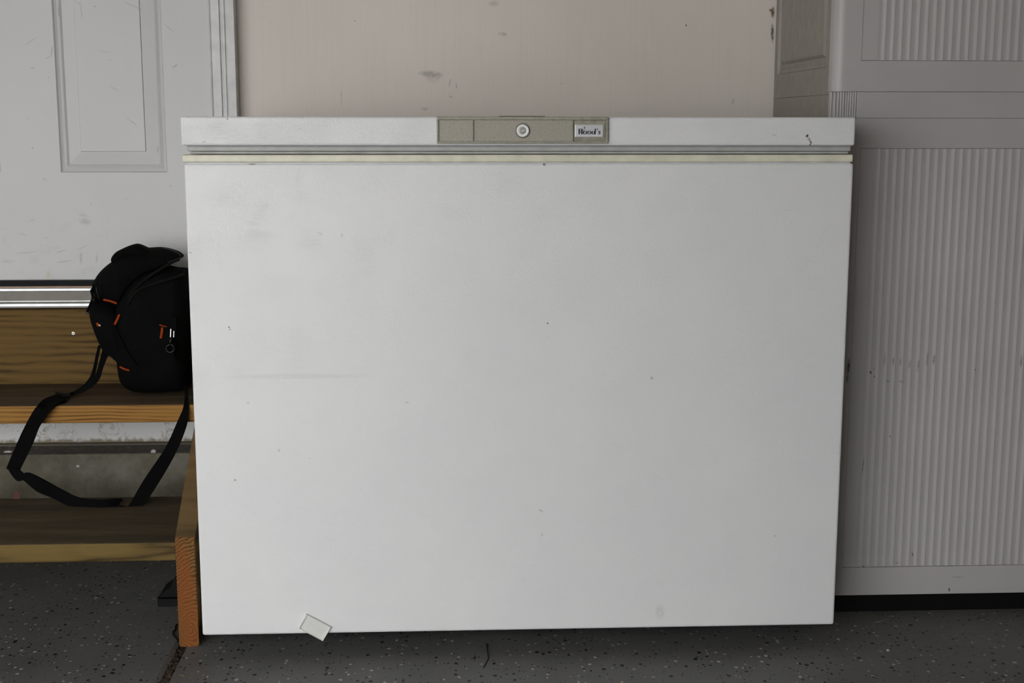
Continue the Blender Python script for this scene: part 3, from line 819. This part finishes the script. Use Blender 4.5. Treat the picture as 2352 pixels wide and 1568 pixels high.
def cab_door(x0, x1, z0, z1, wl, wr, wb, wt, margin, hinge_left, pz0=None, pz1=None):
    d = bpy.data.objects.new('cabinet_door', None); COL.objects.link(d); d.parent = cb
    d.location = Vector(((x0+x1)/2, CY, z0)) - cb.location
    bm = bmesh.new()
    # frame: rounded outer stile towards the cabinet side
    def stile(xa, xb, rl, rr):
        r = 0.014
        pr = []
        if rl: pr += [(xa-0.006, CY+0.034)] + [(xa+0.014-0.020*math.sin(t_), CY+0.018*(1-math.cos(t_))) for t_ in [math.pi/2*(12-q_)/12 for q_ in range(13)]]
        else: pr += [(xa, CY+0.034), (xa, CY)]
        if rr: pr += [(xb-0.014+0.020*math.sin(t_), CY+0.018*(1-math.cos(t_))) for t_ in [math.pi/2*q_/12 for q_ in range(13)]] + [(xb+0.006, CY+0.034)]
        else: pr += [(xb, CY), (xb, CY+0.034)]
        add_prism(bm, [(a, b, z0) for a, b in pr], (0, 0, z1-z0))
    stile(x0, x0+wl, hinge_left, False); stile(x1-wr, x1, False, not hinge_left)
    add_box(bm, x0+wl, x1-wr, CY, CY+0.034, z0, z0+wb); add_box(bm, x0+wl, x1-wr, CY, CY+0.034, z1-wt, z1)
    new_obj('door_frame', bm, M_CAB, d)
    g = 0.0008
    fluted('fluted_panel', x0+wl+g, x1-wr-g, z0+wb+g, z1-wt-g, CY+0.0012, d, margin)
    bm = bmesh.new(); add_box(bm, x0+wl, x1-wr, CY+0.009, CY+0.03, z0+wb, z1-wt)
    new_obj('door_backing', bm, M_CABS, d)
    return d
uw = at(1980, 100, CY).x - KX0
lw = at(1955, 820, CY).x - KX0
zu0 = cz(210); zm1, zm0 = cz(210.4), cz(271.6); zl1 = cz(272); zl0 = cz(1364)
cab_door(KX0, KM-0.002, zu0, KTOP-0.03, uw, uw*0.9, zat(0, CY)*0+cz(139.5)-zu0, 0.055, 0.030, True)
cab_door(KM+0.002, KX1, zu0, KTOP-0.03, uw*0.9, uw, cz(139.5)-zu0, 0.055, 0.030, False)
cab_door(KX0, KM-0.002, zl0, zl1, lw, lw*0.9, cz(1301)-zl0, zl1-cz(340.5), 0.026, True)
cab_door(KM+0.002, KX1, zl0, zl1, lw*0.9, lw, cz(1301)-zl0, zl1-cz(340.5), 0.026, False)
fxr = at(1968, 240, CY+0.003).x
box('mid_rail', (fxr, KX1-(fxr-KX0), CY+0.0025, CY+0.036, zm0, zm1), M_CAB, cb, 0.001, 1)
# reeded corner posts either side of the rail
def reeded(x0, x1, name, par):
    bm = bmesh.new()
    pts = []
    nr = 10
    w = (x1-x0)/nr
    for i in range(nr):
        base = CY+0.004 + (0.020*max(0, (3.5-i)/3.5)**2 if x0 < KM else 0.020*max(0, (i-5.5)/3.5)**2)
        for f, d in ((0.0, 0.0022), (0.22, 0.0004), (0.5, 0.0), (0.78, 0.0004), (0.97, 0.0022)):
            pts.append((x0+(i+f)*w, base+d+(0.003 if i == 5 and f == 0.0 else 0)))
    pts += [(x1, CY+0.036), (x0, CY+0.036)]
    add_prism(bm, [(a, b, zm0) for a, b in pts], (0, 0, zm1-zm0))
    return new_obj(name, bm, M_CAB, par)
reeded(KX0-0.004, fxr, 'reeded_corner_post', cb)
reeded(KX1-(fxr-KX0), KX1+0.004, 'reeded_corner_post', cb)
box('top_cap', (KX0-0.01, KX1+0.01, CY-0.005, 3.045, KTOP-0.03, KTOP), M_CAB, cb, 0.006, 2)
# side panel with a raised moulded field (upper) and plain lower part, seams between
def side_panel(xs_, sgn, name):
    sp = bpy.data.objects.new(name, None); COL.objects.link(sp); sp.parent = cb
    sp.location = Vector((xs_, 2.8, 0.25)) - cb.location
    y0, y1 = CY+0.036, 3.044
    zs = 1.054
    t = 0.012
    def ringp(nm, ya, yb, za, zb, steps, mat):
        bm = bmesh.new(); prev = None
        for ins, dx in steps:
            r = [bm.verts.new((xs_+sgn*dx, *p)) for p in ((ya+ins, za+ins), (yb-ins, za+ins), (yb-ins, zb-ins), (ya+ins, zb-ins))]
            if prev:
                for k in range(4): bm.faces.new((prev[k], prev[(k+1) % 4], r[(k+1) % 4], r[k]))
            prev = r
        bm.faces.new(prev)
        return new_obj(nm, bm, mat, sp)
    bm = bmesh.new()
    ya, yb, za, zb = 2.628, 3.018, 1.1065, KTOP-0.12
    def sbox(a, b, c, d): add_box(bm, min(xs_, xs_+sgn*t), max(xs_, xs_+sgn*t), a, b, c, d)
    sbox(y0, ya, zs+0.0003, KTOP-0.03); sbox(yb, y1, zs+0.0003, KTOP-0.03); sbox(ya, yb, zs+0.0003, za); sbox(ya, yb, zb, KTOP-0.03)
    new_obj('side_frame', bm, M_CABS, sp)
    ringp('raised_field', ya, yb, za, zb, [(0, 0), (0.003, 0.0055), (0.010, 0.0085), (0.018, 0.0065), (0.021, 0.0065), (0.027, 0.001), (0.032, 0.0)], M_CABS)
    bm = bmesh.new()
    sbox(y0, 2.949, 0.06, zs-0.0003); sbox(2.949, y1, 0.262, zs-0.0003)
    new_obj('lower_side', bm, M_CABS, sp)
    bm = bmesh.new(); add_box(bm, min(xs_-sgn*0.003, xs_+sgn*0.001), max(xs_-sgn*0.003, xs_+sgn*0.001), y0, 2.70, zs-0.044, zs-0.0395)
    new_obj('snap_tab', bm, M_CABS, sp)
side_panel(0.7482, 1, 'side_panel'); side_panel(KX1-0.005, -1, 'side_panel')

# ================================================================== CAMERA BAG on the upper tread
BYC = 2.915
bag = empty('camera_bag', (at(340, 890, BYC).x, BYC, 0.405), 'black padded camera bag with orange trim and half-open flap on the upper tread', 'bag')
def puff(name, poly, Y, depth, mat, par, n=6, p=3.2, layers=9, smooth_=True, sk=0.0):
    """stuffed fabric volume: outline (px) at plane Y, rounded off towards front and back"""
    pts = [Vector((q.x, Y, q.z)) for q in spline([at(x, y, Y-0.12*depth) for x, y in poly], n, True)]
    c = sum(pts, Vector())/len(pts)
    bm = bmesh.new(); rings = []
    for i in range(layers):
        t = -1 + 2*i/(layers-1)
        t = max(-0.985, min(0.985, t))
        s = (1-abs(t)**p)**(1/p)
        s = 0.55 + 0.45*s if abs(t) > 0.98 else 0.3+0.7*s
        rings.append([bm.verts.new(Vector((c.x+(q.x-c.x)*s, Y + depth/2*t + sk*(q.z-c.z), c.z+(q.z-c.z)*s))) for q in pts])
    m = len(pts)
    for a, b in zip(rings, rings[1:]):
        for k in range(m): bm.faces.new((a[k], a[(k+1) % m], b[(k+1) % m], b[k]))
    f0 = bm.faces.new(rings[0][::-1]); f1 = bm.faces.new(rings[-1])
    bmesh.ops.triangulate(bm, faces=[f0, f1])
    return new_obj(name, bm, mat, par, smooth_)
main = puff('main_compartment', [(270, 705), (282, 672), (302, 644), (328, 622), (352, 612), (374, 612), (398, 617), (424, 621), (430, 650), (431, 720), (431, 800), (434, 862), (430, 890), (400, 895), (350, 899), (310, 897), (284, 882), (274, 852), (270, 800), (268, 745)], BYC, 0.150, M_NYLON, bag, 4, 3.6)
puff('front_pocket', [(212, 690), (238, 689), (268, 698), (290, 730), (300, 780), (312, 830), (312, 852), (290, 846), (262, 822), (243, 808), (226, 775), (212, 738), (206, 712)], BYC-0.004, 0.128, M_NYLON, bag, 4, 2.4)
flap = puff('lid_flap', [(213, 652), (226, 628), (244, 610), (262, 597), (282, 582), (305, 574), (335, 571), (368, 570), (398, 577), (414, 586), (415, 593), (398, 602), (372, 611), (350, 622), (326, 640), (304, 660), (290, 682), (278, 704), (262, 700), (236, 692), (218, 690), (212, 672)], BYC, 0.135, M_NYLON, bag, 4, 2.6)
# lining edge of the opening
tube('padded_rim', spline([at(x, y, BYC-0.074) for x, y in ((424, 628), (402, 637), (374, 645), (346, 654), (322, 664), (304, 680), (294, 700))], 4), 0.0036, M_LINE, bag)
tube('padded_rim', spline([at(x, y, BYC-0.070) for x, y in ((412, 595), (388, 606), (362, 622), (336, 640), (312, 660), (296, 684))], 4), 0.0032, M_LINE, flap)
tube('pocket_seam', spline([at(x, y, BYC-0.076) for x, y in ((264, 748), (280, 784), (298, 816), (318, 842))], 4), 0.0016, M_WEB, bag)
tube('flap_piping', [at(x, y, BYC-0.071) for x, y in ((372, 569.5), (384, 571.5), (395, 574), (404, 578), (410, 582), (414, 586), (415.5, 590), (411, 593.5), (400, 598), (385, 603))], 0.0013, M_GLOSSB, flap)
tube('flap_piping', [at(x, y, BYC-0.060) for x, y in ((221, 652), (222, 668), (226, 682), (231, 691))], 0.0013, M_GLOSSB, flap)
# carrying handle: wide padded loop over the flap
def ribbon(name, pairs, mat, par, th=0.0025, n=5, smooth_=True):
    """webbing: successive (xa, ya, xb, yb, Y) edge pairs at their depth, given thickness"""
    lay = lambda x, y, d: at(x, y, d) if d > 0 else atz(x, y, -d)      # negative: lies on a level at that height
    A_ = [lay(p[0], p[1], p[4]) for p in pairs]; B_ = [lay(p[2], p[3], p[5] if len(p) > 5 else p[4]) for p in pairs]
    A_ = spline(A_, n); B_ = spline(B_, n)
    bm = bmesh.new(); m = len(A_)
    rows = []
    for i in range(m):
        t = (A_[min(i+1, m-1)]-A_[max(0, i-1)]) + (B_[min(i+1, m-1)]-B_[max(0, i-1)])
        w = B_[i]-A_[i]
        nn = t.cross(w)
        nn = nn.normalized() if nn.length > 1e-9 else Vector((0, 1, 0))
        if rows and nn.dot(rows[-1][4]) < 0: nn = -nn
        rows.append([bm.verts.new(A_[i]+nn*th/2), bm.verts.new(B_[i]+nn*th/2), bm.verts.new(B_[i]-nn*th/2), bm.verts.new(A_[i]-nn*th/2), nn])
    for a, b in zip(rows, rows[1:]):
        for k in range(4): bm.faces.new((a[k], b[k], b[(k+1) % 4], a[(k+1) % 4]))
    bm.faces.new(rows[0][:4]); bm.faces.new(rows[-1][:4][::-1])
    return new_obj(name, bm, mat, par, False)
puff('carry_handle', [(257, 600), (258, 590), (268, 578), (285, 569), (300, 563), (313, 561), (330, 567), (350, 579), (345, 592), (322, 588), (300, 586), (284, 594), (268, 606)], BYC-0.025, 0.060, M_WEB, bag, 4, 4.0)
# orange trim pieces, lying on the front faces
YT = BYC-0.077
def trim_piece(pts, w, Y=YT, par=bag, mat=M_ORANGE, name='orange_trim', th=0.002):
    P = [at(x, y, Y) for x, y in pts]
    P = spline(P, 5)
    bm = bmesh.new()
    k = Y/FPX
    stroke(bm, [(p.x, p.z) for p in P], [w*k]*len(P), Y, th)
    return new_obj(name, bm, mat, par)
trim_piece([(237, 688), (252, 691), (268, 696.5)], 4.5, BYC-0.072)
trim_piece([(274, 722), (269, 733), (263, 745)], 5.0, BYC-0.079)
trim_piece([(372.5, 752), (371, 765), (369, 777)], 5.0)
trim_piece([(366, 745.5), (376, 749), (388, 750)], 2.4)
trim_piece([(275, 842), (285, 847), (297, 850.5)], 4.0, BYC-0.077)
trim_piece([(235.5, 799), (240, 814)], 2.6, BYC-0.045)
trim_piece([(222.5, 741), (226, 749)], 5.0, BYC-0.071, name='logo_tab')
trim_piece([(227, 745), (230, 748.5)], 3.0, BYC-0.0730, mat=M_LOGO, name='logo_stitching')
# steel ring with swivel hook on the side
hk = bpy.data.objects.new('swivel_hook', None); COL.objects.link(hk); hk.parent = bag
hk.location = at(393, 775, YT) - abs_loc(bag)
trim_piece([(392.4, 755), (391.4, 774)], 1.9, YT-0.006, hk, M_STEEL, 'steel_bar', 0.003)
trim_piece([(399.2, 760), (398.8, 774)], 1.6, YT-0.006, hk, M_STEEL, 'steel_bar', 0.003)
tube('hook_eye', [at(391+9*math.cos(a), 800-9*math.sin(a), YT-0.006) for a in [k*2*math.pi/20 for k in range(21)]], 0.0022, M_GLOSSB, hk)
tube('hook_stem', [at(392, 776, YT-0.006), at(391, 791, YT-0.006)], 0.003, M_GLOSSB, hk)
ribbon('side_webbing', [(384, 728, 404, 728, YT), (383, 750, 405, 750, YT-0.003), (384, 760, 404, 760, YT-0.002)], M_WEB, bag, 0.002, 4)
# zip pull dangling at the left
zpY = BYC-0.05
tube('zip_pull', [at(x, y, zpY) for x, y in ((217, 655), (211, 668), (213, 684), (207, 700), (200, 716))], [0.003, 0.0042, 0.0022, 0.0026, 0.003], M_WEB, bag)
box('zip_toggle', (*sorted((at(195.5, 718, zpY).x, at(203.5, 718, zpY).x)), zpY-0.002, zpY+0.002, at(200, 721, zpY).z, at(200, 714, zpY).z), M_GLOSSB, bag, 0.0008, 1)
tube('zip_loop', [at(x, y, zpY-0.01) for x, y in ((214, 672), (218, 680), (214, 688), (209, 682))], 0.0012, M_GLOSSB, bag)
# strap: two thin bands leave the pocket, join at a slider, hang over both treads and return
strap = bpy.data.objects.new('shoulder_strap', None); COL.objects.link(strap); strap.parent = bag
strap.location = at(150, 905, 2.85) - abs_loc(bag)
ribbon('strap_band', [(226, 792, 232, 794, 2.885), (220, 815, 227, 818, 2.875), (214, 842, 221, 850, 2.865), (206, 866, 214, 872, 2.86), (190, 885, 198, 892, 2.86), (166, 901, 172, 906, 2.868)], M_WEB, strap, 0.002)
ribbon('strap_band', [(236, 800, 249, 816, 2.87), (226, 838, 238, 842, 2.858), (219, 860, 230, 868, 2.852), (207, 877, 216, 886, 2.848), (188, 893, 194, 899, 2.846), (164, 904, 168, 909, 2.852)], M_WEB, strap, 0.002)
# slider
bm = bmesh.new()
P0 = atz(136, 908, 0.412); P1 = atz(166, 903, 0.412)
dirx = (P1-P0).normalized(); perp = Vector((-dirx.y, dirx.x, 0))
add_prism(bm, [P0+perp*0.016, P0+(P1-P0)*0.5+perp*0.024, P1+perp*0.014, P1-perp*0.012, P0+(P1-P0)*0.5-perp*0.02, P0-perp*0.016], (0, 0, 0.007))
new_obj('strap_slider', bm, M_GLOSSB, strap)
ribbon('strap_webbing', [(148, 901, 154, 920, -0.409), (122, 909, 136, 926, -0.409), (101, 917, 120, 938, -0.412, 2.757), (88, 929, 110, 950, 2.760, 2.753), (75, 946, 100, 966, 2.755), (56, 981, 89, 984, 2.757), (42, 1011, 74, 1022, 2.756), (17, 1069, 48, 1075, 2.752), (16.5, 1076, 46, 1083, 2.748)], M_WEB, strap, 0.0022)
ribbon('strap_webbing', [(16.5, 1073, 47, 1080, 2.747), (25, 1088, 50, 1082, 2.742), (40, 1104, 56, 1088, 2.738), (56, 1102, 60, 1088, 2.736)], M_WEB, strap, 0.0022)
ribbon('shoulder_pad', [(50, 1103, 58, 1086, 2.735), (57, 1104, 68, 1085.5, 2.731), (86, 1128, 98, 1100, 2.722), (121, 1143, 138, 1122, 2.712), (158, 1161, 178, 1141, 2.702), (200, 1173, 222, 1147, 2.692), (237, 1175, 257, 1146, 2.690), (268, 1163, 281, 1145, 2.700)], M_WEB, strap, 0.005)
ribbon('strap_webbing', [(258, 1166, 268, 1158, 2.692), (276, 1169, 284, 1162, 2.690), (288, 1169, 292, 1163, 2.690), (299, 1156, 326, 1162, 2.696), (330, 1102, 361, 1114, 2.720), (379, 1029, 404, 1040, 2.745), (408, 966, 428, 980, 2.756), (421, 935, 433, 946, 2.762), (424, 906, 433, 906, 2.790), (420, 884, 431, 884, 2.845)], M_WEB, strap, 0.0022)

# ================================================================== SMALL THINGS
# black plastic foot on the floor just behind the stringer end
fp = atz(363, 1391, 0)
bm = bmesh.new()
fxw = 0.043
add_prism(bm, [(fp.x, 2.654, 0), (fp.x+0.003, 2.648, 0), (fp.x+fxw, 2.648, 0), (fp.x+fxw, 2.74, 0), (fp.x, 2.74, 0)], (0, 0, 0.017))
pf = new_obj('plastic_foot', bm, M_BLACKRUB, None)
tag(pf, 'small black plastic wedge foot on the floor behind the stringer end', 'plastic foot')
bm = bmesh.new()
add_prism(bm, [(fp.x+0.002, 2.66, 0.017), (fp.x+fxw, 2.66, 0.017), (fp.x+fxw, 2.66, 0.062), (fp.x+0.034, 2.66, 0.056), (fp.x+0.026, 2.66, 0.037), (fp.x+0.006, 2.66, 0.024)], (0, 0.07, 0))
new_obj('sloped_web', bm, M_KICK, pf)
# thin black wire curled round the stringer end
wp = [atz(411, 1432, 0.0016), atz(404, 1436, 0.0016), atz(403, 1446, 0.002), atz(398, 1450, 0.003), atz(399, 1458, 0.003), atz(406, 1466, 0.0018), atz(410, 1473, 0.0016)]
bm = bmesh.new(); add_tube(bm, spline(wp, 5), 0.0016, 6)
tag(new_obj('wire', bm, M_BLACKRUB, None, True), 'thin bent black wire at the foot of the wooden stringer', 'wire')
# blue thread on the floor under the freezer edge
tp = [atz(1117, 1478, 0.001), atz(1119, 1495, 0.001), atz(1121.5, 1511, 0.0012), atz(1116, 1522, 0.001), atz(1111, 1533, 0.001)]
bm = bmesh.new(); add_tube(bm, spline(tp, 5), [0.0010]*21, 6)
tag(new_obj('thread', bm, plain('navy_thread', (0.012, 0.016, 0.04), 0.8), None, True), 'dark blue thread lying on the floor in front of the freezer', 'thread')
# red-brown dry leaf at the back of the lower tread
lp = at(38, 1139, 2.757)
bm = bmesh.new()
lf = [(-0.006, 0.0), (-0.0075, 0.007), (-0.003, 0.016), (0.0, 0.020), (0.003, 0.014), (0.0075, 0.006), (0.005, 0.0)]
add_prism(bm, [(lp.x+a, 2.757+0.25*b, 0.2055+b) for a, b in lf], (0, 0.0008, 0))
tag(new_obj('leaf', bm, plain('red_brown_leaf', (0.07, 0.022, 0.011), 0.8), None), 'tiny red-brown leaf at the back of the lower tread', 'leaf')
# pale chips and straw on the floor
def chip(name, px_, py_, s, label, cat, col, ang, grp=None):
    p = atz(px_, py_, 0)
    bm = bmesh.new()
    pts = [(-1, -0.5), (0.1, -0.7), (1.0, -0.2), (0.7, 0.6), (-0.4, 0.7)]
    ca, sa = math.cos(ang), math.sin(ang)
    add_prism(bm, [(p.x+s*(a*ca-b*sa), p.y+s*1.6*(a*sa+b*ca), 0.0002) for a, b in pts], (0, 0, s*0.5))
    tag(new_obj(name, bm, plain(cat.replace(' ', '_')+'_col', col, 0.8), None), label, cat, grp)
chip('paint_chip', 2039, 1494, 0.0032, 'white chip on the floor in front of the grey cabinet', 'chip', (0.7, 0.68, 0.6), 0.3)
def straw(a, b, label, z0=0.0008, r=0.0007, Y=None):
    A_ = atz(*a, z0) if Y is None else at(*a, Y); B_ = atz(*b, z0) if Y is None else at(*b, Y)
    m_ = (A_+B_)/2 + Vector((0.001, 0, 0.0006))
    bm = bmesh.new(); add_tube(bm, [A_, m_, B_], r, 6)
    tag(new_obj('straw', bm, plain('dry_straw', (0.20, 0.15, 0.08), 0.8), None, True), label, 'straw')
straw((2007, 1430), (2056, 1417), 'reddish straw on the floor beside the cabinet base')
straw((412, 1550), (425, 1553), 'short straw on the floor right of the expansion joint')
# crumbs of white plaster on the footing ledge
M_CRUMB = plain('dusty_plaster', (0.36, 0.35, 0.33), 0.9)
def crumb(p, sx, sz, label):
    bm = bmesh.new()
    add_prism(bm, [(p.x-sx, p.y, p.z), (p.x+sx*0.7, p.y-0.001, p.z), (p.x+sx, p.y, p.z+sz*0.6), (p.x+sx*0.1, p.y+0.001, p.z+sz), (p.x-sx*0.8, p.y, p.z+sz*0.7)], (0, 0.006, 0))
    tag(new_obj('plaster_crumb', bm, M_CRUMB, None), label, 'crumb')
pc = atz(18, 1039, 0.2527)
crumb(Vector((pc.x, pc.y, 0.2527)), 0.010, 0.004, 'flat white plaster crumb on the footing ledge left of the strap')
pc = atz(352, 1040, 0.2527)
crumb(Vector((pc.x, 2.960, 0.2527)), 0.006, 0.008, 'small white plaster crumb on the footing ledge near the stringer')
